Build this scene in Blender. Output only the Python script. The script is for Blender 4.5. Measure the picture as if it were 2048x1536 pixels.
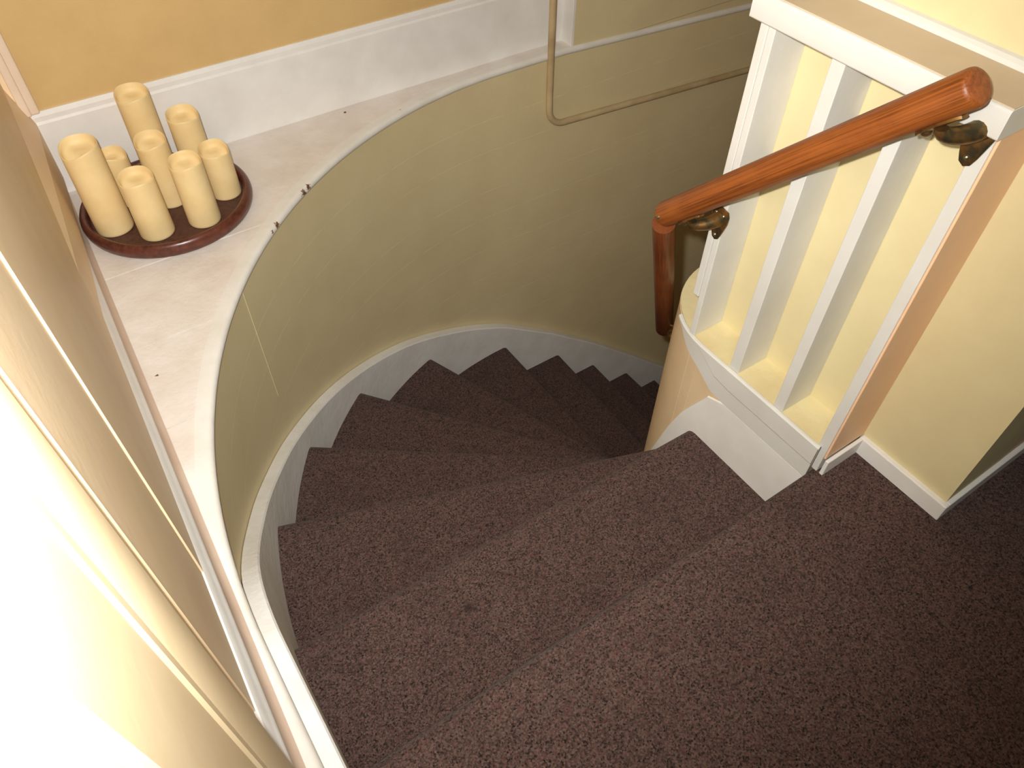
import bpy, bmesh, math, random
from mathutils import Vector, Matrix

random.seed(7)
for o in list(bpy.data.objects):
    bpy.data.objects.remove(o, do_unlink=True)
scene = bpy.context.scene
COL = scene.collection
PI = math.pi

# ------------------------------------------------------------------ camera
CAM_H = 1.32
pitch, yaw, roll = (math.radians(a) for a in (49.0, 34.5, 0.76))
cp, sp = math.cos(pitch), math.sin(pitch)
fw = Vector((math.sin(yaw) * cp, math.cos(yaw) * cp, -sp))
rt = Vector((math.cos(yaw), -math.sin(yaw), 0))
up = rt.cross(fw)
r2 = math.cos(roll) * rt + math.sin(roll) * up
u2 = -math.sin(roll) * rt + math.cos(roll) * up
cam_d = bpy.data.cameras.new('camera')
cam_d.sensor_fit = 'HORIZONTAL'
cam_d.sensor_width = 36.0
cam_d.lens = 1520.0 / 2048.0 * 36.0
cam_d.clip_start = 0.02
cam = bpy.data.objects.new('camera', cam_d)
M = Matrix(((r2.x, u2.x, -fw.x, 0), (r2.y, u2.y, -fw.y, 0), (r2.z, u2.z, -fw.z, CAM_H), (0, 0, 0, 1)))
cam.matrix_world = M
COL.objects.link(cam)
scene.camera = cam

# ------------------------------------------------------------------ world and lights
w = bpy.data.worlds.new('world')
scene.world = w
w.use_nodes = True
bg = w.node_tree.nodes['Background']
bg.inputs['Color'].default_value = (1.0, 0.93, 0.82, 1)
bg.inputs['Strength'].default_value = 0.095

def spot(name, loc, target, energy, size_deg, blend, radius, colour):
    d = bpy.data.lights.new(name, 'SPOT')
    d.energy = energy; d.spot_size = math.radians(size_deg); d.spot_blend = blend
    d.shadow_soft_size = radius; d.color = colour
    o = bpy.data.objects.new(name, d); COL.objects.link(o)
    o.location = loc
    o.rotation_euler = (Vector(target) - Vector(loc)).to_track_quat('-Z', 'Y').to_euler()
    return o

def area(name, loc, target, energy, sx, sy, colour):
    d = bpy.data.lights.new(name, 'AREA')
    d.shape = 'RECTANGLE'; d.size = sx; d.size_y = sy; d.energy = energy; d.color = colour
    o = bpy.data.objects.new(name, d); COL.objects.link(o)
    o.location = loc
    o.rotation_euler = (Vector(target) - Vector(loc)).to_track_quat('-Z', 'Y').to_euler()
    return o

# the camera's own flash, just above and left of the lens
fl = Vector((0, 0, CAM_H)) + u2 * 0.040 - r2 * 0.038
spot('camera_flash', fl, fl + fw + 0.28 * u2 - 0.20 * r2, 143, 126, 1.0, 0.012, (1.0, 0.99, 0.955))
# ceiling lamp over the landing
area('ceiling_lamp', (0.35, 0.75, 2.35), (0.35, 1.0, 0), 1.6, 0.35, 0.35, (1.0, 0.84, 0.62))

vs = scene.view_settings
vs.view_transform = 'Standard'
vs.look = 'None'
vs.exposure = 0.0
vs.gamma = 1.0
vs.use_curve_mapping = False

# ------------------------------------------------------------------ materials
def srgb(r, g, b):
    f = lambda c: c / 12.92 if c <= 0.04045 else ((c + 0.055) / 1.055) ** 2.4
    return (f(r / 255), f(g / 255), f(b / 255), 1)

def newmat(name):
    m = bpy.data.materials.new(name); m.use_nodes = True
    nt = m.node_tree
    return m, nt, nt.nodes['Principled BSDF']

def N(nt, t, **kw):
    n = nt.nodes.new(t)
    for k, v in kw.items(): setattr(n, k, v)
    return n

def mixc(nt, fac, a, b, mode='MIX'):
    n = N(nt, 'ShaderNodeMix', data_type='RGBA', blend_type=mode)
    for sock, v in ((n.inputs[0], fac), (n.inputs[6], a), (n.inputs[7], b)):
        if hasattr(v, 'links'): nt.links.new(v, sock)
        else: sock.default_value = v
    return n.outputs[2]

def math_(nt, op, a, b=None, c=None):
    n = N(nt, 'ShaderNodeMath', operation=op)
    for i, v in enumerate((a, b, c)):
        if v is None: continue
        if hasattr(v, 'links'): nt.links.new(v, n.inputs[i])
        else: n.inputs[i].default_value = v
    return n.outputs[0]

def coords(nt):
    return N(nt, 'ShaderNodeNewGeometry').outputs['Position']

def noise(nt, vec, scale, detail=3, rough=0.55):
    n = N(nt, 'ShaderNodeTexNoise')
    n.inputs['Scale'].default_value = scale; n.inputs['Detail'].default_value = detail
    n.inputs['Roughness'].default_value = rough
    nt.links.new(vec, n.inputs['Vector'])
    return n.outputs['Fac']

def ramp(nt, fac, lo, hi):
    n = N(nt, 'ShaderNodeMapRange'); n.clamp = True
    nt.links.new(fac, n.inputs[0]); n.inputs[1].default_value = lo; n.inputs[2].default_value = hi
    return n.outputs[0]

def bump(nt, bsdf, h, strength, dist):
    b = N(nt, 'ShaderNodeBump'); b.inputs['Strength'].default_value = strength; b.inputs['Distance'].default_value = dist
    nt.links.new(h, b.inputs['Height']); nt.links.new(b.outputs[0], bsdf.inputs['Normal'])

def paint(name, c1, c2, rough=0.5, lump=0.25, grain=0.0, spots=None):
    m, nt, b = newmat(name)
    p = coords(nt)
    col = mixc(nt, ramp(nt, noise(nt, p, 9, 4), 0.35, 0.7), c1, c2)
    if grain:
        col = mixc(nt, ramp(nt, noise(nt, p, 260, 2), 0.62, 0.72), col, mixc(nt, 1.0, col, (1.10, 1.08, 1.04, 1), 'MULTIPLY'))
    if spots:
        acc = None
        for (q, rad) in spots:
            d = N(nt, 'ShaderNodeVectorMath', operation='DISTANCE')
            nt.links.new(p, d.inputs[0]); d.inputs[1].default_value = q
            s = math_(nt, 'SUBTRACT', 1.0, math_(nt, 'DIVIDE', d.outputs['Value'], rad))
            acc = s if acc is None else math_(nt, 'MAXIMUM', acc, s)
        acc = math_(nt, 'MAXIMUM', acc, 0.0)
        k = math_(nt, 'ADD', math_(nt, 'MULTIPLY', acc, 0.45), noise(nt, p, 150, 4, 0.75))
        inside = math_(nt, 'GREATER_THAN', acc, 0.01)
        k = math_(nt, 'MULTIPLY', ramp(nt, k, 0.74, 0.78), inside)
        col = mixc(nt, k, col, srgb(112, 74, 48))
    nt.links.new(col, b.inputs['Base Color'])
    b.inputs['Roughness'].default_value = rough
    b.inputs['Specular IOR Level'].default_value = 0.35
    bump(nt, b, noise(nt, p, 42, 5, 0.6), lump, 0.004)
    return m

W_WHITE = paint('white_gloss_paint', srgb(240, 237, 232), srgb(230, 226, 220), 0.42, 0.18)
W_RIM = paint('chipped_white_paint', srgb(238, 234, 226), srgb(226, 221, 210), 0.45, 0.3,
              spots=[((0.525, 1.783, 0.08), 0.022), ((0.545, 1.800, 0.08), 0.02), ((0.405, 1.690, 0.08), 0.017), ((0.385, 1.668, 0.08), 0.011), ((0.95, 2.02, 0.085), 0.006)])
W_LEDGE = paint('worn_white_paint', srgb(238, 230, 222), srgb(224, 212, 200), 0.55, 0.45,
                spots=[((-0.018, 1.33, 0.086), 0.007), ((0.80, 2.10, 0.086), 0.010), ((0.585, 1.86, 0.086), 0.014)])
W_SKIRT = paint('scuffed_skirt_paint', srgb(244, 243, 240), srgb(234, 231, 224), 0.5, 0.4)
CREAM = paint('cream_wall_paint', srgb(226, 212, 166), srgb(220, 205, 159), 0.6, 0.12)
CREAMLEDGE = paint('dusty_cream_paint', srgb(226, 212, 166), srgb(212, 194, 146), 0.7, 0.4)
GOLD = paint('gold_beige_wall_paint', srgb(218, 184, 126), srgb(211, 177, 120), 0.7, 0.12, 1)
TANL = paint('tan_panel_paint', srgb(246, 220, 182), srgb(241, 213, 174), 0.5, 0.1)
CASING = paint('peach_cream_casing_paint', srgb(240, 216, 176), srgb(234, 208, 166), 0.5, 0.04)
PEACHGLOW = paint('peach_lamp_glow', srgb(252, 208, 166), srgb(247, 200, 158), 0.5, 0.1)  # warm lamp cast on the end baluster's side, put into its colour
TANCAP = paint('tan_shelf_paint', srgb(204, 184, 156), srgb(197, 176, 148), 0.55, 0.12)
PIPE = paint('tan_pipe_paint', srgb(206, 184, 142), srgb(176, 150, 112), 0.5, 0.25)
DULLPINK = paint('dull_pinkish_paint', srgb(214, 190, 170), srgb(204, 178, 158), 0.55, 0.3)
BALW = paint('balustrade_white_paint', srgb(221, 219, 212), srgb(214, 211, 203), 0.45, 0.15)
PLASTER = paint('white_plaster', srgb(244, 242, 238), srgb(236, 232, 226), 0.8, 0.35)

def boards(name, zs_, c1, c2, line, half):
    """painted horizontal boards; a thin ridge of paint marks each joint"""
    m, nt, b = newmat(name)
    p = coords(nt)
    sep = N(nt, 'ShaderNodeSeparateXYZ'); nt.links.new(p, sep.inputs[0])
    z = math_(nt, 'ADD', sep.outputs['Z'], math_(nt, 'MULTIPLY', math_(nt, 'SUBTRACT', noise(nt, p, 3, 2), 0.5), 0.006))
    acc = None
    for z0 in zs_:
        d = math_(nt, 'ABSOLUTE', math_(nt, 'SUBTRACT', z, z0))
        acc = d if acc is None else math_(nt, 'MINIMUM', acc, d)
    lm = math_(nt, 'SUBTRACT', 1.0, ramp(nt, acc, half * 0.4, half))
    col = mixc(nt, ramp(nt, noise(nt, p, 5, 4), 0.35, 0.7), c1, c2)
    col = mixc(nt, ramp(nt, noise(nt, p, 300, 2), 0.6, 0.75), col, mixc(nt, 1.0, col, (1.12, 1.1, 1.05, 1), 'MULTIPLY'))
    col = mixc(nt, math_(nt, 'MULTIPLY', lm, ramp(nt, noise(nt, p, 14, 3), 0.36, 0.55)), col, line)
    nt.links.new(col, b.inputs['Base Color'])
    b.inputs['Roughness'].default_value = 0.55
    b.inputs['Specular IOR Level'].default_value = 0.3
    h = math_(nt, 'ADD', math_(nt, 'MULTIPLY', noise(nt, p, 30, 4), 0.3), math_(nt, 'MULTIPLY', lm, 0.3))
    bump(nt, b, h, 0.2, 0.004)
    return m

BOARDZ = (-0.089, -0.213, -0.381, -0.50, -0.655, -0.80, -0.95, -1.10, -1.26, -1.42, -1.6)
TAN = boards('tan_board_paint', BOARDZ, srgb(225, 209, 166), srgb(219, 202, 159), srgb(241, 226, 185), 0.0013)
TANIN = paint('tan_newel_paint', srgb(226, 200, 162), srgb(218, 191, 152), 0.5, 0.15)

def carpet_mat():
    m, nt, b = newmat('brown_carpet')
    p = coords(nt)
    vor = N(nt, 'ShaderNodeTexVoronoi'); vor.inputs['Scale'].default_value = 330; nt.links.new(p, vor.inputs['Vector'])
    vsep = N(nt, 'ShaderNodeSeparateColor'); nt.links.new(vor.outputs['Color'], vsep.inputs[0])
    a = noise(nt, p, 260, 2, 0.8); c = noise(nt, p, 75, 4, 0.75); big = noise(nt, p, 9, 4)
    tone = math_(nt, 'ADD', math_(nt, 'MULTIPLY', vsep.outputs[0], 0.55), math_(nt, 'MULTIPLY', ramp(nt, a, 0.3, 0.7), 0.45))
    tone = math_(nt, 'ADD', tone, math_(nt, 'MULTIPLY', math_(nt, 'SUBTRACT', c, 0.5), 0.5))
    col = mixc(nt, ramp(nt, tone, 0.15, 0.9), srgb(30, 24, 22), srgb(112, 90, 83))
    col = mixc(nt, math_(nt, 'MULTIPLY', ramp(nt, vsep.outputs[1], 0.72, 0.95), 0.7), col, srgb(96, 62, 58))
    col = mixc(nt, math_(nt, 'MULTIPLY', ramp(nt, big, 0.45, 0.75), 0.25), col, srgb(52, 41, 37))
    for q, rad in (((0.323, 0.621, -0.2), 0.018), ((0.336, 0.538, -0.2), 0.009)):
        d = N(nt, 'ShaderNodeVectorMath', operation='DISTANCE')
        nt.links.new(p, d.inputs[0]); d.inputs[1].default_value = q
        f = math_(nt, 'MULTIPLY', math_(nt, 'SUBTRACT', 1.0, ramp(nt, math_(nt, 'ADD', d.outputs['Value'], math_(nt, 'MULTIPLY', c, 0.008)), rad * 0.4, rad)), 0.75)
        col = mixc(nt, f, col, srgb(40, 30, 30))
    nt.links.new(col, b.inputs['Base Color'])
    b.inputs['Roughness'].default_value = 0.95
    b.inputs['Specular IOR Level'].default_value = 0.12
    b.inputs['Sheen Weight'].default_value = 0.08
    b.inputs['Sheen Roughness'].default_value = 0.5
    bump(nt, b, math_(nt, 'ADD', a, vor.outputs['Distance']), 0.35, 0.003)
    return m
CARPET = carpet_mat()

def wood_mat(name, dark, mid, light, rough, sx=70, sz=3.0):
    m, nt, b = newmat(name)
    tc = N(nt, 'ShaderNodeTexCoord').outputs['Object']
    mp = N(nt, 'ShaderNodeMapping'); nt.links.new(tc, mp.inputs[0]); mp.inputs['Scale'].default_value = (sx, sx, sz)
    g = noise(nt, mp.outputs[0], 4, 5, 0.65); g2 = noise(nt, tc, 14, 3)
    col = mixc(nt, ramp(nt, g, 0.36, 0.62), dark, mid)
    col = mixc(nt, math_(nt, 'MULTIPLY', ramp(nt, g2, 0.4, 0.75), 0.6), col, light)
    nt.links.new(col, b.inputs['Base Color'])
    b.inputs['Roughness'].default_value = rough
    bump(nt, b, g, 0.08, 0.002)
    return m
OAK = wood_mat('stained_oak', srgb(98, 48, 14), srgb(152, 82, 30), srgb(160, 90, 36), 0.45, 105, 1.3)
OAKEND = wood_mat('oak_end_grain', srgb(112, 58, 26), srgb(158, 84, 42), srgb(170, 100, 50), 0.5, 30, 30)
MAHOG = wood_mat('dark_red_tray_wood', srgb(66, 32, 24), srgb(98, 50, 38), srgb(110, 62, 44), 0.3, 20, 20)
TRAYF = wood_mat('dark_tray_floor', srgb(58, 32, 26), srgb(86, 52, 42), srgb(96, 62, 50), 0.6, 26, 26)

def metal_mat(name, c1, c2, rough, metallic=1.0):
    m, nt, b = newmat(name)
    p = coords(nt)
    nt.links.new(mixc(nt, ramp(nt, noise(nt, p, 60, 3), 0.4, 0.65), c1, c2), b.inputs['Base Color'])
    b.inputs['Roughness'].default_value = rough; b.inputs['Metallic'].default_value = metallic
    return m
BRONZE = metal_mat('tarnished_brass', srgb(150, 110, 62), srgb(92, 84, 62), 0.38, 0.85)
SCREW = metal_mat('screw_metal', srgb(190, 180, 150), srgb(150, 140, 110), 0.35)

def wax_mat():
    m, nt, b = newmat('ivory_wax')
    p = coords(nt)
    nt.links.new(mixc(nt, ramp(nt, noise(nt, p, 16, 3), 0.35, 0.7), srgb(240, 214, 160), srgb(232, 204, 148)), b.inputs['Base Color'])
    b.inputs['Roughness'].default_value = 0.55
    b.inputs['Subsurface Weight'].default_value = 0.25
    b.inputs['Subsurface Radius'].default_value = (0.012, 0.007, 0.003)
    b.inputs['Subsurface Scale'].default_value = 0.6
    return m
WAX = wax_mat()

# ------------------------------------------------------------------ helpers
def link(name, bm, mats, parent=None, smooth=None, loc=None):
    bmesh.ops.recalc_face_normals(bm, faces=bm.faces)
    me = bpy.data.meshes.new(name); bm.to_mesh(me); bm.free()
    for m in (mats if isinstance(mats, (list, tuple)) else [mats]): me.materials.append(m)
    if smooth is not None:
        for p in me.polygons: p.use_smooth = True
        me.set_sharp_from_angle(angle=math.radians(smooth))
    o = bpy.data.objects.new(name, me); COL.objects.link(o)
    if parent is not None: o.parent = parent
    if loc is not None: o.location = loc
    return o

def structure(o, label=None):
    o['kind'] = 'structure'
    if label: o['label'] = label
    return o

def tag(o, label, cat, group=None):
    o['label'] = label; o['category'] = cat
    if group: o['group'] = group
    return o

def empty(name, loc=(0, 0, 0)):
    o = bpy.data.objects.new(name, None); COL.objects.link(o); o.location = loc
    o.empty_display_size = 0.05
    return o

def box(bm, x0, x1, y0, y1, z0, z1, bev=0.0, seg=2, mat=0):
    vs_ = [bm.verts.new((x, y, z)) for z in (z0, z1) for y in (y0, y1) for x in (x0, x1)]
    fs = [bm.faces.new([vs_[i] for i in f]) for f in ((0, 2, 3, 1), (4, 5, 7, 6), (0, 1, 5, 4), (2, 6, 7, 3), (0, 4, 6, 2), (1, 3, 7, 5))]
    for f in fs: f.material_index = mat
    if bev:
        es = list({e for f in fs for e in f.edges})
        bmesh.ops.bevel(bm, geom=es, offset=bev, segments=seg, profile=0.5, affect='EDGES')
    return vs_

def prism(bm, poly, z0, z1, mat=0):
    lo = [bm.verts.new((x, y, z0)) for x, y in poly]
    hi = [bm.verts.new((x, y, z1)) for x, y in poly]
    n = len(poly)
    fs = [bm.faces.new(list(reversed(lo))), bm.faces.new(hi)]
    for i in range(n):
        j = (i + 1) % n
        fs.append(bm.faces.new((lo[i], lo[j], hi[j], hi[i])))
    for f in fs: f.material_index = mat
    return lo, hi

def sweep(bm, path, prof, closed_prof=True, caps=True, mat=0):
    """path: (x, y, nx, ny); prof: list of (u, z) or function of index giving it; u runs along the normal"""
    rings = []
    for i, (x, y, nx, ny) in enumerate(path):
        pr = prof(i) if callable(prof) else prof
        rings.append([bm.verts.new((x + nx * u, y + ny * u, z)) for u, z in pr])
    n = len(rings[0])
    for a, b in zip(rings, rings[1:]):
        for k in range(n if closed_prof else n - 1):
            j = (k + 1) % n
            f = bm.faces.new((a[k], a[j], b[j], b[k])); f.material_index = mat
    if caps and closed_prof:
        bm.faces.new(rings[0]).material_index = mat
        bm.faces.new(list(reversed(rings[-1]))).material_index = mat
    return rings

def tube(bm, pts, rad, seg=16, mat=0, caps=True):
    """round bar along a polyline; rad may be a list"""
    pts = [Vector(p) for p in pts]
    rings = []; prev = None
    for i, p in enumerate(pts):
        t = (pts[min(i + 1, len(pts) - 1)] - pts[max(i - 1, 0)]).normalized()
        if prev is None:
            a = Vector((0, 0, 1)) if abs(t.z) < 0.9 else Vector((1, 0, 0))
            u = t.cross(a).normalized()
        else:
            u = (prev - t * prev.dot(t)).normalized()
        prev = u; v = t.cross(u)
        r = rad[i] if isinstance(rad, (list, tuple)) else rad
        rings.append([bm.verts.new(p + (u * math.cos(k / seg * 2 * PI) + v * math.sin(k / seg * 2 * PI)) * r) for k in range(seg)])
    for a, b in zip(rings, rings[1:]):
        for k in range(seg):
            j = (k + 1) % seg
            bm.faces.new((a[k], a[j], b[j], b[k])).material_index = mat
    if caps:
        bm.faces.new(list(reversed(rings[0]))).material_index = mat
        bm.faces.new(rings[-1]).material_index = mat
    return rings

def lathe(bm, prof, cx=0, cy=0, seg=64, mat=0, zfun=None):
    rings = []
    for (r, z) in prof:
        if r < 1e-6:
            rings.append([bm.verts.new((cx, cy, z))])
        else:
            rings.append([bm.verts.new((cx + r * math.cos(k / seg * 2 * PI), cy + r * math.sin(k / seg * 2 * PI),
                                        z + (zfun(k / seg * 2 * PI, r, z) if zfun else 0))) for k in range(seg)])
    for a, b in zip(rings, rings[1:]):
        for k in range(seg):
            j = (k + 1) % seg
            if len(a) == 1 and len(b) == 1: continue
            if len(a) == 1: f = bm.faces.new((a[0], b[k], b[j]))
            elif len(b) == 1: f = bm.faces.new((a[k], a[j], b[0]))
            else: f = bm.faces.new((a[k], a[j], b[j], b[k]))
            f.material_index = mat

def interp(tab, x):
    if x <= tab[0][0]: return tab[0][1]
    for (a, ya), (b, yb) in zip(tab, tab[1:]):
        if x <= b: return ya + (yb - ya) * (x - a) / (b - a)
    return tab[-1][1]

# ------------------------------------------------------------------ the well: one quarter turn of radius RR between two straight runs
CX, CY, RR = 1.368, 0.647, 1.420
YW = CY + RR                       # straight run along the back wall
ZL = 0.085                         # height of the corner ledge over the landing
LA, LB = -0.111, 0.033              # left wall: x = LA + LB*y
def leftx(y, t=0.0): return LA + t + LB * y

def well_path(y_start=-1.0, x_end=4.6, n_arc=72):
    """(x, y, nx, ny) and arc length s from the start of the turn"""
    P, S = [], []
    for k in range(9):
        y = y_start + (CY - y_start) * k / 9
        P.append((CX - RR, y, 1.0, 0.0)); S.append(y - CY)
    for k in range(n_arc + 1):
        a = PI - PI / 2 * k / n_arc
        P.append((CX + RR * math.cos(a), CY + RR * math.sin(a), -math.cos(a), -math.sin(a))); S.append(RR * (PI - a))
    for k in range(1, 13):
        x = CX + (x_end - CX) * k / 12
        P.append((x, YW, 0.0, -1.0)); S.append(RR * PI / 2 + x - CX)
    return P, S
PATH, SARC = well_path()

# curved outer wall
bm = bmesh.new()
sweep(bm, PATH, [(-0.008, -4.0), (-0.008, 0.066), (-0.03, 0.066), (-0.03, -4.0)])
structure(link('wall_outer', bm, TAN, smooth=35), 'tan curved wall of horizontal boards wrapping the stairwell')
# vertical joint in the boarding, a child of the wall
a_s = math.radians(142.3)
bm = bmesh.new()
rr = RR + 0.0075
for (da) in (0,):
    c, s_ = math.cos(a_s), math.sin(a_s)
    px, py = CX + rr * c, CY + rr * s_
    tx, ty = -s_, c
    w_ = 0.0016
    pts = [(px + tx * w_, py + ty * w_), (px - tx * w_, py - ty * w_), (px - tx * w_ - c * 0.0011, py - ty * w_ - s_ * 0.0011), (px + tx * w_ - c * 0.0011, py + ty * w_ - s_ * 0.0011)]
    prism(bm, pts, -0.34, 0.06)
o = link('seam', bm, TAN, parent=bpy.data.objects['wall_outer'])

# white rim along the top of the curved wall
bm = bmesh.new()
rp = []
for k in range(9):
    a = -PI / 2 + PI * k / 8
    rp.append((-0.011 + 0.013 * math.cos(a), ZL - 0.011 + 0.013 * math.sin(a)))
rp += [(-0.034, ZL + 0.002), (-0.034, ZL - 0.024)]
def rim_prof(i):
    x = PATH[i][0]
    drop = -0.06 * max(0.0, x - 1.62)
    return [(u, z + drop) for u, z in rp]
sweep(bm, PATH, rim_prof)
structure(link('trim_1', bm, W_RIM, smooth=40), 'chipped white rounded rim along the top of the curved wall')

# corner ledge of planks behind the rim
YBACK = 2.13
def rim_x(y):
    yy = min(y, YW - 0.0005)
    if yy <= CY: return CX - RR - 0.02
    return CX - math.sqrt(max((RR + 0.02) ** 2 - (yy - CY) ** 2, 0))
ledge = empty('corner_ledge', (0.3, 1.8, ZL))
tag(ledge, 'white painted plank ledge filling the corner above the curved wall, under the candle tray', 'ledge')
cuts = [0.55, 1.172, 1.292, 1.43, 1.706, 1.945, YBACK]
for i, (ya, yb) in enumerate(zip(cuts, cuts[1:])):
    bm = bmesh.new()
    g = 0.0012
    ys = [ya + g + (yb - ya - 2 * g) * k / 10 for k in range(11)]
    left = [(leftx(y, 0.004), y) for y in ys]
    right = []
    for y in ys:
        if y < YW + 0.014: right.append((rim_x(y), y))
    if yb > YW: right += [(rim_x(YW), YW + 0.02), (1.0, YW + 0.026), (1.66, YW + 0.026), (1.66, yb - g)]
    poly = left[::-1] + right
    dz = (0.0, 0.001, -0.0005, 0.0, 0.001, 0.0)[i]
    lo, hi = prism(bm, poly, 0.0675, ZL + dz)
    for v in bm.verts: v.co -= Vector((0.3, 1.8, ZL))
    link('plank', bm, W_LEDGE, parent=ledge)

# back wall: gold upper part, white baseboard under it
bm = bmesh.new()
box(bm, -0.30, 1.665, YBACK + 0.012, YBACK + 0.14, -0.05, 2.5)
structure(link('wall_back', bm, GOLD), 'gold beige upper back wall above the white baseboard')
bm = bmesh.new()
sweep(bm, [(-0.06, YBACK + 0.013, 0, -1), (1.668, YBACK + 0.013, 0, -1)],
      [(0, ZL - 0.03), (0.013, ZL - 0.03), (0.013, 0.282), (0.009, 0.288), (0.009, 0.300), (0.005, 0.312), (0, 0.312)])
structure(link('baseboard_back', bm, W_WHITE), 'tall white baseboard on the back wall above the ledge')
# the wall right of the jog, over the straight flight
bm = bmesh.new()
sweep(bm, [(1.668, YW + 0.012, 0, -1), (4.6, YW + 0.012, 0, -1)],
      lambda i: [(-0.14, 0.068), (0.004, 0.068), (0.004, 2.5), (-0.14, 2.5)])
structure(link('wall_far', bm, TAN), 'tan upper wall over the straight flight')
bm = bmesh.new()
box(bm, 1.658, 1.669, YW + 0.0075, YBACK + 0.01, ZL - 0.02, 2.5, 0.001, 1)
structure(link('trim_4', bm, W_WHITE), 'white board closing the end of the upper wall')

# corner trim where the left wall meets the back wall
bm = bmesh.new()
ya, yb = 1.45, YBACK + 0.006       # the wall flares out into the corner, its upper edge sloping back
q = [(leftx(ya) - 0.001, ya, 0.13), (-0.0095, yb, 0.13), (-0.06, yb, 0.13), (leftx(ya) - 0.001, ya, 0.29), (-0.0095, yb, 0.285), (-0.06, yb, 0.285), (leftx(ya) - 0.002, ya, 0.55), (leftx(yb) - 0.002, yb, 0.40)]
v = [bm.verts.new(p) for p in q]
for f in ((0, 1, 4, 3), (3, 4, 7, 6), (0, 2, 1), (1, 2, 5), (1, 5, 4), (4, 5, 7), (0, 3, 6), (0, 6, 7), (0, 7, 5), (0, 5, 2)):
    bm.faces.new([v[i] for i in f]).material_index = 1
box(bm, -0.05, -0.029, YBACK - 0.006, YBACK + 0.013, 0.30, 2.5, 0, 1, 1)
for x0, x1, d in ((-0.030, -0.010, 0.016), (-0.013, 0.010, 0.011)):
    box(bm, x0, x1, YBACK - d + 0.003, YBACK + 0.013, 0.313, 2.5, 0.004, 2)
structure(link('trim_2', bm, [paint('pinkish_white_trim', srgb(238, 216, 192), srgb(230, 206, 182), 0.5, 0.15), TANL]), 'pale vertical corner trim')

# left wall panels, each a touch prouder than the next towards the viewer
bm = bmesh.new()
def lstrip(bm, y0, y1, t, z0, z1, depth=0.1, mat=0):
    prism(bm, [(leftx(y0, t), y0), (leftx(y1, t), y1), (leftx(y1, t) - depth, y1), (leftx(y0, t) - depth, y0)], z0, z1, mat)
lstrip(bm, 0.768, YBACK + 0.02, 0.0, -0.2, 2.5)
lstrip(bm, 0.509, 0.768, -0.003, -0.2, 2.5)
lstrip(bm, 0.20, 0.509, -0.0055, -0.2, 2.5)
structure(link('wall_left', bm, TANL), 'tan boarded left wall beside the ledge')
bm = bmesh.new()
lstrip(bm, -1.2, 0.1765, 0.013, -0.2, 2.5, 0.11)
structure(link('wall_near', bm, PLASTER), 'white plaster wall beside the door casing')
# left baseboard with its sloping cap and shoe
bm = bmesh.new()
lp = [(leftx(y), y, 1.0, -LB) for y in [-0.2 + (YBACK + 0.21) * k / 12 for k in range(13)]]
sweep(bm, lp, [(-0.01, 0.165), (0.0, 0.164), (0.003, 0.159), (0.0065, 0.148), (0.0105, 0.136), (0.013, 0.132), (0.013, 0.128), (-0.01, 0.128)])
sweep(bm, lp, [(-0.01, 0.128), (0.0125, 0.128), (0.0135, 0.112), (0.0155, 0.100), (0.020, 0.092), (0.025, 0.088), (0.025, ZL - 0.04), (-0.01, ZL - 0.04)], mat=1)
structure(link('baseboard_left', bm, [W_WHITE, DULLPINK], smooth=35), 'white moulded baseboard along the left wall')
# door casing close to the camera: flat board, bead and rounded outer edge
bm = bmesh.new()
prof = [(0.179, -0.02), (0.179, 0.018), (0.182, 0.021), (0.283, 0.021), (0.287, 0.0235), (0.296, 0.0235), (0.300, 0.020), (0.306, 0.023)]
for k in range(7):
    a = PI / 2 - PI / 2 * k / 6
    prof.append((0.373 + 0.005 * math.cos(a), 0.019 + 0.005 * math.sin(a)))
prof += [(0.378, -0.02)]
lo = []; 
prism(bm, [(leftx(y, t), y) for y, t in prof], 0.0, 2.5)
structure(link('trim_3', bm, CASING, smooth=30), 'cream door casing with a rounded edge, nearest the camera')

# ------------------------------------------------------------------ landing floor and staircase
def bevel_edges(bm, pairs, off, seg=4):
    es = []
    for a, b in pairs:
        for e in a.link_edges:
            if e.other_vert(a) is b: es.append(e)
    bmesh.ops.bevel(bm, geom=es, offset=off, segments=seg, profile=0.5, affect='EDGES')

bm = bmesh.new()
poly = [(-0.045, -1.2), (4.0, -1.2), (4.0, 0.178), (1.166, 0.178), (1.166, 0.390), (1.072, 0.390), (1.0505, 0.405), (-0.045, 0.405)]
lo, hi = prism(bm, poly, -0.215, 0.0)
bevel_edges(bm, [(hi[6], hi[7])], 0.028, 6)
structure(link('floor', bm, CARPET, smooth=50), 'brown carpeted upper landing')

NX, NY, NR = 1.26, 0.745, 0.215     # inner newel quarter turn
ZS = [0, -0.2, -0.385, -0.597, -0.78, -1.005, -1.235, -1.475, -1.70, -1.93, -2.155, -2.38, -2.60, -2.82]
ROUT = RR - 0.030                    # inner face of the outer skirt
YOUT = CY + ROUT
LINES = {1: ((1.05, 0.723), (-0.03, 0.749)), 2: ((1.017, 0.824), (0.077, 1.163)), 3: ((1.019, 0.970), (0.306, 1.498)),
         4: ((1.119, 1.066), (0.558, 1.785)), 5: ((1.242, 1.184), (0.950, 1.970)), 6: ((1.378, 1.301), (1.370, 2.034)),
         7: ((1.677, 1.361), (1.690, 2.035)), 8: ((1.935, 1.539), (1.940, 2.035)), 9: ((2.213, 1.775), (2.208, 2.034)),
         10: ((2.465, 1.2), (2.465, 2.0)), 11: ((2.72, 1.2), (2.72, 2.0)), 12: ((2.97, 1.2), (2.97, 2.0)), 13: ((3.22, 1.2), (3.22, 2.0))}

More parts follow.
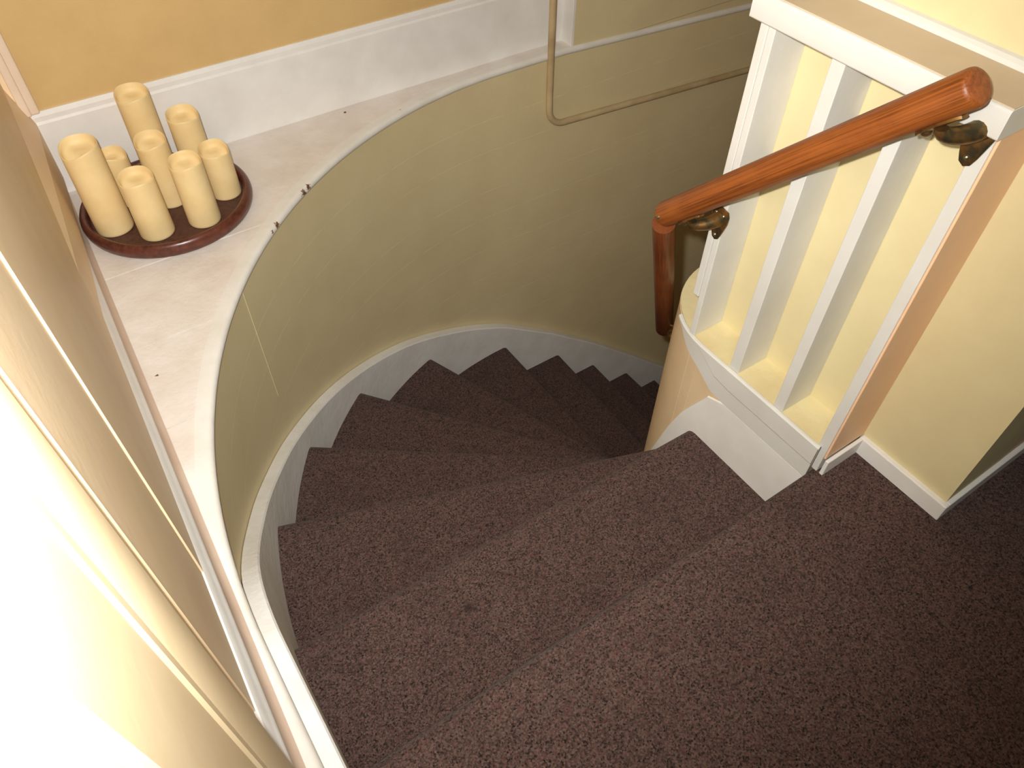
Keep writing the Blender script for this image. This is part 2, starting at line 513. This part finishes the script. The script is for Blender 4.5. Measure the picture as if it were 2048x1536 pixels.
def outer_hit(p, d):
    """first point of the line p + t*d (t > 0) on the inner face of the outer skirt, with its arc length"""
    best = None
    ox, oy = p[0] - CX, p[1] - CY
    b = ox * d[0] + oy * d[1]; c = ox * ox + oy * oy - ROUT * ROUT
    disc = b * b - c
    if disc > 0:
        t = -b + math.sqrt(disc)
        x, y = p[0] + d[0] * t, p[1] + d[1] * t
        if x <= CX and y >= CY: best = (x, y)
    if best is None and abs(d[0]) < 0.3:
        t = (YOUT - p[1]) / d[1]; best = (p[0] + d[0] * t, YOUT)
    if best is None:
        t = (CX - ROUT - p[0]) / d[0]; best = (CX - ROUT, p[1] + d[1] * t)
    x, y = best
    if x > CX: s = PI / 2 + (x - CX)
    elif y < CY: s = (y - CY)
    else: s = PI - math.atan2(y - CY, x - CX)
    return best, s

def inner_hit(p, d):
    """where the line meets the inner newel wall, coming from outside"""
    ox, oy = p[0] - NX, p[1] - NY
    b = ox * d[0] + oy * d[1]; c = ox * ox + oy * oy - NR * NR
    disc = b * b - c
    if disc > 0:
        t = -b + math.sqrt(disc)      # d points outward, the last crossing is the one seen from the well
        x, y = p[0] + d[0] * t, p[1] + d[1] * t
        if x <= NX and y >= NY: return (x, y)
    if abs(d[1]) > 0.9:
        t = (NY + NR - p[1]) / d[1]; return (p[0] + d[0] * t, NY + NR)
    t = (NX - NR - p[0]) / d[0]; return (NX - NR, p[1] + d[1] * t)

def pt_outer(s, r=ROUT):
    if s <= 0: return (CX - r, CY + s)
    if s <= PI / 2: a = PI - s; return (CX + r * math.cos(a), CY + r * math.sin(a))
    return (CX + (s - PI / 2), CY + r)

ends = {}
for k, (pi_, po) in LINES.items():
    d = Vector((po[0] - pi_[0], po[1] - pi_[1])).normalized()
    (ox, oy), s = outer_hit(pi_, d)
    ends[k] = (inner_hit(pi_, d), (ox, oy), s, d)
ends[0] = ((NX - NR, 0.405), (CX - ROUT, 0.405), 0.405 - CY, Vector((-1, 0)))

stairs = empty('winder_staircase', (0.6, 1.2, -0.6))
tag(stairs, 'brown carpeted winder staircase curving down to the right between white skirt boards', 'staircase')
off = Vector((0.6, 1.2, -0.6))
LIP = 0.028
for k in range(1, 14):
    (ai, ao, s0, d0), (bi, bo, s1, d1) = ends[k - 1], ends[k]
    # back edge runs a little under the step above
    n0 = Vector((d0.y, -d0.x))
    if n0.dot(Vector((bo[0] - ao[0], bo[1] - ao[1]))) > 0: n0 = -n0
    back_i = (ai[0] + n0.x * LIP, ai[1] + n0.y * LIP); back_o = pt_outer(s0 - LIP / ROUT)
    if k == 1: back_o = (CX - ROUT, 0.405 - LIP); back_i = (NX - NR - 0.002, 0.405 - LIP)
    front_i = (bi[0] - d1.x * 0.004, bi[1] - d1.y * 0.004)
    if k == 1: front_i = (NX - NR - 0.002, bi[1])
    m = 10
    mids = [pt_outer(s0 + (s1 - s0) * j / m) for j in range(1, m)]
    poly = [front_i, back_i, back_o] + mids + [bo]
    bm = bmesh.new()
    lo, hi = prism(bm, [(x - off.x, y - off.y) for x, y in poly], ZS[k] - 0.26 - off.z, ZS[k] - off.z)
    bevel_edges(bm, [(hi[0], hi[-1])], 0.026, 6)
    link('step', bm, CARPET, parent=stairs, smooth=50)

# outer skirt board, following the flight down
ang = lambda deg: RR * (PI - math.radians(deg))
st = RR * PI / 2 - CX
ZT = [(-1.2, 0.052), (0.0, 0.048), (ang(173), -0.012), (ang(162.3), -0.225), (ang(152), -0.386), (ang(140), -0.535), (ang(127.7), -0.669),
      (ang(111.1), -0.85), (ang(96.1), -1.035), (st + 1.469, -1.168), (st + 1.96, -1.565), (st + 2.551, -2.114), (st + 4.7, -4.0)]
ZT_S = []
for i in range(len(SARC)):
    acc = [interp(ZT, SARC[i] + q * 0.03) for q in (-2, -1, 0, 1, 2)]
    ZT_S.append(sum(acc) / 5)
bm = bmesh.new()
def skirt_prof(i):
    z = ZT_S[i]
    return [(-0.006, z - 0.62), (-0.006, z), (0.026, z + 0.001), (0.0295, z - 0.004), (0.0295, z - 0.62)]
sweep(bm, [(x, y, nx, ny) for x, y, nx, ny in PATH], skirt_prof)
for v in bm.verts: v.co -= off
o = link('outer_skirt_board', bm, W_SKIRT, parent=stairs, smooth=30)
o['label'] = 'scuffed white skirt board curving down along the outer wall'

# inner newel wall: straight under the balustrade, quarter turn, then along the lower flight
def inner_path():
    P = []; A = []
    for k in range(7):
        P.append((NX - NR, 0.404 + (NY - 0.404) * k / 7, -1.0, 0.0)); A.append(180 + (NY - P[-1][1]) * 266)
    for k in range(25):
        a = PI - PI / 2 * k / 24
        P.append((NX + NR * math.cos(a), NY + NR * math.sin(a), math.cos(a), math.sin(a))); A.append(math.degrees(a))
    for k in range(1, 9):
        P.append((NX + 3.2 * k / 8, NY + NR, 0.0, 1.0)); A.append(90 - 3.2 * k / 8 * 266)
    return P, A
IP, IA = inner_path()
bm = bmesh.new()
sweep(bm, IP, [(0.0, -3.6), (0.0, 0.0665), (-0.03, 0.0665), (-0.03, -3.6)])
structure(link('wall_inner', bm, TANIN, smooth=35), 'tan inner wall of the turn, rounded below the balustrade')
for adeg in (177.5, 169.5):
    a = math.radians(adeg); c, s_ = math.cos(a), math.sin(a)
    bm = bmesh.new()
    tube(bm, [(NX + (NR + 0.0001) * c, NY + (NR + 0.0001) * s_, z) for z in (-0.45, -0.2, 0.0, 0.03)], 0.0009, 8)
    link('joint', bm, TANIN, parent=bpy.data.objects['wall_inner'], smooth=60)
# inner skirt board
ITAB = [(-900, -2.9), (40, -1.55), (90, -1.16), (120, -0.83), (150, -0.50), (160.2, -0.385), (169, -0.265), (177, -0.174), (186, -0.097), (196, -0.034), (300, -0.034)]
bm = bmesh.new()
sweep(bm, IP, lambda i: [(0.001, interp(ITAB, IA[i]) - 0.5), (0.001, interp(ITAB, IA[i])), (0.005, interp(ITAB, IA[i]) - 0.002), (0.005, interp(ITAB, IA[i]) - 0.5)])
for v in bm.verts: v.co -= off
o = link('inner_skirt_board', bm, W_WHITE, parent=stairs, smooth=30)
o['label'] = 'white skirt board under the balustrade on the inner side'

# ------------------------------------------------------------------ boarded-up balustrade
XS, XP = NX - NR, 1.135
bal = empty('balustrade', (1.09, 0.6, 0.07))
tag(bal, 'white balustrade of upright slats backed by a cream panel, right of the stairwell', 'balustrade')
boff = Vector((1.09, 0.6, 0.07))
def blink(name, bm, mat, smooth=None):
    for v in bm.verts: v.co -= boff
    return link(name, bm, mat, parent=bal, smooth=smooth)
ZB = 0.0665
bm = bmesh.new()                     # dusty ledge the slats stand on, rounded over the newel
pl = [(XS + 0.001, 0.392), (XS + 0.001, NY)]
for k in range(1, 17):
    a = PI - PI / 2 * k / 16
    pl.append((NX + (NR - 0.001) * math.cos(a), NY + (NR - 0.001) * math.sin(a)))
pl += [(2.2, NY + NR - 0.001), (2.2, 0.834), (XP, 0.834), (XP, 0.392)]
prism(bm, pl, ZB + 0.0005, ZB + 0.006)
blink('base_ledge', bm, CREAMLEDGE)
# fascia strip on the stair side, thinning out round the turn
FT = [(145, 0.064), (157.3, 0.056), (168.7, 0.025), (181.3, 0.004), (195, -0.033), (300, -0.033)]
bm = bmesh.new()
idx = [i for i in range(len(IP)) if IA[i] >= 148 and IP[i][1] >= 0.40]
ip2 = [(XS, 0.405, -1.0, 0.0)] + [IP[i] for i in idx]; ia2 = [280] + [IA[i] for i in idx]
sweep(bm, ip2, lambda i: [(0.0005, interp(FT, ia2[i])), (0.0005, 0.0735), (0.005, 0.0735), (0.0085, 0.070), (0.0085, min(0.066, interp(FT, ia2[i]) + 0.052)), (0.0065, min(0.065, interp(FT, ia2[i]) + 0.048)), (0.0065, interp(FT, ia2[i]) )])
blink('fascia', bm, BALW, 14)
# back panel
bm = bmesh.new()
box(bm, XP, XP + 0.02, 0.392, 0.834, ZB, 0.79)
blink('back_panel', bm, CREAM)
bm = bmesh.new()
box(bm, XP + 0.02, 2.2, 0.817, 0.834, ZB, 2.4)
blink('end_panel', bm, CREAM)
def slat(y0, y1, name='baluster'):
    bm = bmesh.new(); box(bm, XS + 0.0005, XP, y0, y1, ZB + 0.006, 0.785, 0.0015, 2)
    return blink(name, bm, BALW)
slat(0.643, 0.669); slat(0.513, 0.537)
bm = bmesh.new(); box(bm, XS + 0.0005, XP, 0.391, 0.413, 0.002, 0.785, 0.0015, 2)
blink('baluster', bm, BALW)
bm = bmesh.new(); box(bm, XS + 0.0005, XP, 0.784, 0.7985, ZB + 0.006, 0.785, 0.0015, 2)
post = blink('baluster', bm, BALW)
bm = bmesh.new(); box(bm, XS - 0.001, XP, 0.799, 0.8155, 0.183, 0.785, 0.0015, 2)
for v in bm.verts: v.co -= boff
link('edge_strip', bm, BALW, parent=post)
# outer side of the last baluster, warm lamp light painted in as peach
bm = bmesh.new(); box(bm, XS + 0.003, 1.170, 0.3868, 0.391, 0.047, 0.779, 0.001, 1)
o = blink('side_board', bm, PEACHGLOW); o['label'] = 'side of the last baluster, warm lamp light painted in as peach'
# cap rail: white face, tan shelf on top, caulked back edge
bm = bmesh.new()
cap_poly = [(XS - 0.014, 0.385), (XS - 0.014, 0.832), (XS + 0.004, 0.842), (1.146, 0.842), (1.146, 0.385)]
lo, hi = prism(bm, cap_poly, 0.780, 0.8235)
bevel_edges(bm, [(hi[0], hi[1]), (lo[0], lo[1])], 0.004, 3)
cap = blink('cap_rail', bm, BALW, 40)
bm = bmesh.new()
prism(bm, [(XS - 0.009, 0.386), (XS - 0.009, 0.831), (XS + 0.006, 0.840), (1.145, 0.840), (1.145, 0.386)], 0.8233, 0.8250)
for v in bm.verts: v.co -= boff
o = link('shelf_top', bm, TANCAP, parent=cap); o['label'] = 'tan painted top of the cap rail'
bm = bmesh.new()
qp = [(1.146, 0.825)] + [(1.146 - 0.013 * math.cos(a), 0.825 + 0.013 * math.sin(a)) for a in (0, PI / 6, PI / 3, PI / 2)]
r0 = [bm.verts.new((x, 0.386, z)) for x, z in qp]; r1 = [bm.verts.new((x, 0.834, z)) for x, z in qp]
for k in range(len(qp)):
    j = (k + 1) % len(qp); bm.faces.new((r0[k], r0[j], r1[j], r1[k]))
bm.faces.new(r0); bm.faces.new(list(reversed(r1)))
for v in bm.verts: v.co -= boff
link('caulk_bead', bm, BALW, parent=cap)

# right wall: above the cap and on to the landing, with its return
bm = bmesh.new()
box(bm, 1.1465, 1.35, 0.3865, 0.816, 0.79, 2.5)
box(bm, 1.170, 1.35, 0.186, 0.3905, 0.0, 2.5)
structure(link('wall_right', bm, CREAM), 'cream wall above and right of the balustrade')
bm = bmesh.new()
box(bm, 1.3495, 4.0, 0.1865, 0.32, 0.0, 2.5)
structure(link('wall_return', bm, TANIN), 'cream wall running back along the landing')
bm = bmesh.new()
box(bm, 1.157, 1.1705, 0.1765, 0.3865, -0.002, 0.044, 0.002, 2)
box(bm, 1.049, 1.158, 0.3775, 0.3862, -0.002, 0.044, 0.002, 2)
structure(link('baseboard_right', bm, W_WHITE), 'low white baseboard along the right wall')
bm = bmesh.new()
box(bm, 1.171, 4.0, 0.1765, 0.187, -0.002, 0.044, 0.002, 2)
structure(link('baseboard_return', bm, W_WHITE), 'low white baseboard on the return wall')

# the foot of the straight flight
bm = bmesh.new()
box(bm, 4.602, 4.75, 0.9, 2.3, -4.0, 2.5)
structure(link('wall_end', bm, TAN), 'tan wall at the foot of the straight flight')
bm = bmesh.new()
box(bm, 3.4, 4.6, 0.95, 2.07, -3.1, -3.02)
structure(link('floor', bm, CARPET), 'carpeted lower landing at the foot of the stairs')
# ------------------------------------------------------------------ handrail
def aligned(name, bm, mats, a, b, parent, smooth=40):
    """mesh built along +Z from 0 to |b-a|, turned to lie from a to b"""
    a, b = Vector(a), Vector(b)
    o = link(name, bm, mats, parent=parent, smooth=smooth)
    q = (b - a).to_track_quat('Z', 'Y')
    o.matrix_basis = Matrix.Translation(a - parent.location) @ q.to_matrix().to_4x4()
    return o
T = Vector((0.985, 0.417, 0.858)); J = Vector((0.985, 0.883, 0.379)); E2 = Vector((1.228, 1.026, -0.205))
hr = empty('handrail', (0.985, 0.65, 0.6))
tag(hr, 'stained oak round handrail angling down over the balustrade and round the turn', 'handrail')
R1 = 0.0262
L1 = (J - T).length
bm = bmesh.new()
prof = [(0, 0), (R1 - 0.009, 0), (R1 - 0.004, 0.0015), (R1 - 0.001, 0.0045), (R1, 0.009), (R1, L1 * 0.33), (R1, L1 * 0.66), (R1, L1)]
for k in range(1, 7):
    a = k / 6 * PI / 2
    prof.append((R1 * math.cos(a) if k < 6 else 0, L1 + R1 * 0.75 * math.sin(a)))
lathe(bm, prof, seg=40)
for f in bm.faces:
    if f.calc_center_median().z < 0.003: f.material_index = 1
aligned('upper_rail', bm, [OAK, OAKEND], T, J, hr)
J2 = J + Vector((0.004, 0.006, -0.030))
L2 = (E2 - J2).length
R2 = 0.0245
bm = bmesh.new()
lathe(bm, [(0, 0), (R2, 0), (R2, L2 * 0.5), (R2, L2 - 0.008), (R2 - 0.006, L2), (0, L2)], seg=36)
OAKD = wood_mat('dark_stained_oak', srgb(84, 40, 16), srgb(120, 62, 28), srgb(134, 74, 36), 0.4)
aligned('lower_rail', bm, OAKD, J2, E2, hr)
# screw in the joint, facing the stairs
jn = (Vector((0, 0, CAM_H)) - J).normalized()
sd = (J - T).normalized()
jn = (jn - sd * jn.dot(sd)).normalized()
bm = bmesh.new()
lathe(bm, [(0, 0.0028), (0.003, 0.0026), (0.0048, 0.001), (0.005, -0.001), (0, -0.001)], seg=20)
box(bm, -0.0035, 0.0035, -0.0006, 0.0006, 0.0022, 0.0032)
box(bm, -0.0006, 0.0006, -0.0035, 0.0035, 0.0022, 0.0032)
sp0 = J - sd * 0.004 + jn * (R1 - 0.0005)
aligned('screw', bm, SCREW, sp0, sp0 + jn, hr)

def bracket(plate_c, nrm, tall, rail_pt, rail_dir, screw_up=True):
    """wall bracket: teardrop plate with screws, curved arm, saddle under the rail"""
    nrm = Vector(nrm).normalized(); plate_c = Vector(plate_c); rail_pt = Vector(rail_pt); rail_dir = Vector(rail_dir).normalized()
    upv = Vector((0, 0, 1)); side = upv.cross(nrm).normalized()
    root = empty('bracket', rail_pt - hr.location); root.parent = hr
    ro = rail_pt
    bm = bmesh.new()
    out = []
    wd = tall * 0.30
    for (x, z) in ((-0.8, 0.50), (0, 0.55), (0.8, 0.50), (1.0, 0.36), (0.98, 0.12), (0.74, -0.14), (0.55, -0.34), (0.36, -0.48), (0, -0.54), (-0.36, -0.48), (-0.55, -0.34), (-0.74, -0.14), (-0.98, 0.12), (-1.0, 0.36)):
        out.append(plate_c + side * x * wd + upv * z * tall)
    b0 = [bm.verts.new(p - ro) for p in out]; b1 = [bm.verts.new(p + nrm * 0.0035 - ro) for p in out]
    pc = sum(out, Vector()) / len(out)
    b2 = [bm.verts.new(pc + (p - pc) * 0.86 + nrm * 0.0055 - ro) for p in out]
    n = len(out)
    for A, B in ((b0, b1), (b1, b2)):
        for k in range(n):
            j = (k + 1) % n; bm.faces.new((A[k], A[j], B[j], B[k]))
    bm.faces.new(b2); bm.faces.new(list(reversed(b0)))
    link('plate', bm, BRONZE, parent=root, smooth=40)
    # arm
    foot = plate_c + upv * tall * 0.18
    under = rail_pt - (Vector((0, 0, 1)) - rail_dir * rail_dir.z).normalized() * 0.006
    pts = []
    c0 = foot + nrm * 0.004; c1 = foot + nrm * (rail_pt - foot).dot(nrm) * 0.5 - upv * 0.004; c2 = under - upv * 0.016; c3 = under
    for k in range(11):
        t = k / 10
        pts.append(((1 - t) ** 3) * c0 + 3 * t * (1 - t) ** 2 * c1 + 3 * t * t * (1 - t) * c2 + t ** 3 * c3 - ro)
    bm = bmesh.new()
    tube(bm, pts, [0.0165 - 0.0075 * (k / 10) ** 0.8 for k in range(11)], 14)
    link('arm', bm, BRONZE, parent=root, smooth=50)
    # saddle: a curved strap along the rail with a rounded end
    bm = bmesh.new()
    nd = (Vector((0, 0, -1)) - rail_dir * -rail_dir.z).normalized(); sv = rail_dir.cross(nd)
    rows = []
    for i, (l, hw) in enumerate(((-0.034, 0.006), (-0.028, 0.010), (-0.012, 0.012), (0.0, 0.013), (0.012, 0.012), (0.028, 0.010), (0.034, 0.006))):
        row = []
        for q in (-1, -0.5, 0, 0.5, 1):
            a = q * hw / 0.027
            row.append((rail_pt + rail_dir * l + sv * math.sin(a) * 0.027 + nd * (math.cos(a) * 0.027 - 0.0268), nd * math.cos(a) + sv * math.sin(a)))
        rows.append(row)
    top = [[bm.verts.new(p - ro) for p, _ in r] for r in rows]; bot = [[bm.verts.new(p + m_ * 0.004 - ro) for p, m_ in r] for r in rows]
    for G in (top, bot):
        for A, B in zip(G, G[1:]):
            for k in range(4): bm.faces.new((A[k], A[k + 1], B[k + 1], B[k]))
    nr = len(rows)
    for i in range(nr - 1):
        for k in (0, 4): bm.faces.new((top[i][k], top[i + 1][k], bot[i + 1][k], bot[i][k]))
    for i in (0, nr - 1):
        for k in range(4): bm.faces.new((top[i][k], top[i][k + 1], bot[i][k + 1], bot[i][k]))
    link('saddle', bm, BRONZE, parent=root, smooth=50)
    # saddle screw head and plate screws
    def head(c, nn, r=0.006):
        nn = Vector(nn).normalized()
        bm = bmesh.new(); lathe(bm, [(0, r * 0.75), (r * 0.5, r * 0.62), (r * 0.9, r * 0.25), (r, -0.001), (0, -0.001)], seg=16)
        o = link('screw', bm, SCREW if r < 0.0055 else BRONZE, parent=root, smooth=50)
        o.matrix_basis = Matrix.Translation(Vector(c) - ro) @ nn.to_track_quat('Z', 'Y').to_matrix().to_4x4()
    head(rail_pt + rail_dir * 0.022 + nd * 0.004, nd, 0.008)
    head(plate_c - upv * tall * 0.36 + nrm * 0.0052, nrm, 0.0045)
    head(plate_c + upv * tall * 0.34 + side * wd * 0.45 + nrm * 0.0052, nrm, 0.0045)
    head(plate_c + upv * tall * 0.34 - side * wd * 0.45 + nrm * 0.0052, nrm, 0.0045)
    return root
dirR = (J - T).normalized()
nd1 = (Vector((0, 0, -1)) + dirR * dirR.z).normalized()
def rail_under(y): 
    t = (y - T.y) / (J.y - T.y); return T + (J - T) * t + nd1 * (R1 + 0.0005)
bracket((XS, 0.414, 0.768), (-1, 0, 0), 0.080, rail_under(0.462), dirR)
bracket((XS - 0.001, 0.794, 0.386), (-1, 0, 0), 0.070, rail_under(0.838), dirR)
d2 = (E2 - J2).normalized()
q2 = J2 + (E2 - J2) * 0.93
nn2 = Vector((q2.x - NX, q2.y - NY, 0)).normalized()
pl3 = Vector((NX, NY, q2.z - 0.035)) + nn2 * (NR + 0.0005)
under2 = q2 - nn2 * (R2 + 0.0005)
bracket(pl3, nn2, 0.070, under2 + Vector((0, 0, -0.004)), d2)

# ------------------------------------------------------------------ painted pipe on the back wall
bm = bmesh.new()
pr_ = 0.0125; yp = YW - 0.006
pts = [(1.553, yp, 2.4), (1.556, yp, 1.0), (1.560, yp, 0.3), (1.564, yp, -0.065), (1.566, yp, -0.12)]
for k in range(1, 9):
    a = k / 9 * PI / 2
    pts.append((1.566 + 0.075 * (1 - math.cos(a)), yp, -0.12 - 0.072 * math.sin(a)))
for x in (1.66, 1.9, 2.3, 2.65, 3.2, 4.2): pts.append((x, yp, -0.192 - 0.069 * (x - 1.65)))
pts = [(x, YBACK - 0.02 if False else y, z) for x, y, z in pts]
tube(bm, pts, pr_, 14)
pipe = link('pipe', bm, PIPE, smooth=60)
tag(pipe, 'tan painted pipe dropping down the back wall and bending right above the stairs', 'pipe')

# ------------------------------------------------------------------ tray and candles on the ledge
TX, TY, TR = 0.193, 1.904, 0.218
tray = empty('tray', (TX, TY, ZL)); tag(tray, 'round dark wooden tray with a raised rim holding eight candles on the white ledge', 'tray')
bm = bmesh.new()
lathe(bm, [(0, 0.002), (TR - 0.02, 0.002), (TR - 0.02, 0.013), (0, 0.013)], seg=96)
link('tray_base', bm, TRAYF, parent=tray, smooth=40)
bm = bmesh.new()
prof = []
for k in range(15):
    a = k / 14 * 2 * PI
    prof.append((TR - 0.0115 + 0.0115 * math.cos(a), 0.0215 + 0.0200 * math.sin(a)))
lathe(bm, prof, seg=96)
link('rim', bm, MAHOG, parent=tray, smooth=60)

def candle(name_label, x, y, h, r, tilt_dir, dip):
    """hollow pillar candle; the rim melts lower on one side, the top is dished"""
    bm = bmesh.new()
    def zf(a, rad, z):
        if z < h * 0.8: return 0
        k = 0.5 + 0.5 * math.cos(a - tilt_dir)
        return -dip * k ** 1.5 + 0.003 * math.sin(2 * a + tilt_dir) + 0.002 * math.sin(3 * a)
    prof = [(0, 0), (r * 0.96, 0), (r * 0.995, 0.002), (r, 0.007), (r * 0.985, h * 0.5), (r * 0.975, h * 0.78), (r * 0.97, h - 0.004), (r * 0.96, h - 0.001), (r * 0.93, h), (r * 0.895, h - 0.002),
            (r * 0.86, h - 0.010), (r * 0.82, h - 0.018), (r * 0.7, h - 0.022), (r * 0.35, h - 0.024), (0, h - 0.0245)]
    lathe(bm, prof, seg=48, zfun=zf)
    o = link('candle', bm, WAX, smooth=60, loc=(x, y, ZL + 0.0132))
    tag(o, name_label, 'candle', 'ivory pillar candles on the tray')
    return o
V = math.atan2(-1.9, -0.2)     # towards the viewer
candle('tall ivory candle at the left edge of the tray, against the baseboard', 0.049, 1.884, 0.242, 0.0455, V - 0.6, 0.018)
candle('short ivory candle at the front of the tray, left of the two nearest', 0.134, 1.805, 0.168, 0.0425, V, 0.010)
candle('ivory candle at the front of the tray, right of the two nearest', 0.252, 1.790, 0.179, 0.041, V, 0.010)
candle('shortest ivory candle at the right edge of the tray', 0.341, 1.873, 0.140, 0.039, V + 0.3, 0.016)
candle('ivory candle standing in the middle of the tray', 0.208, 1.919, 0.186, 0.040, V - 0.2, 0.014)
candle('tallest ivory candle at the back of the tray', 0.219, 2.022, 0.262, 0.0425, V - 0.2, 0.014)
candle('ivory candle at the back right of the tray', 0.312, 1.978, 0.196, 0.0415, V + 0.3, 0.014)
candle('small ivory candle half hidden behind the tall left one', 0.114, 1.985, 0.142, 0.0375, V + 1.2, 0.010)
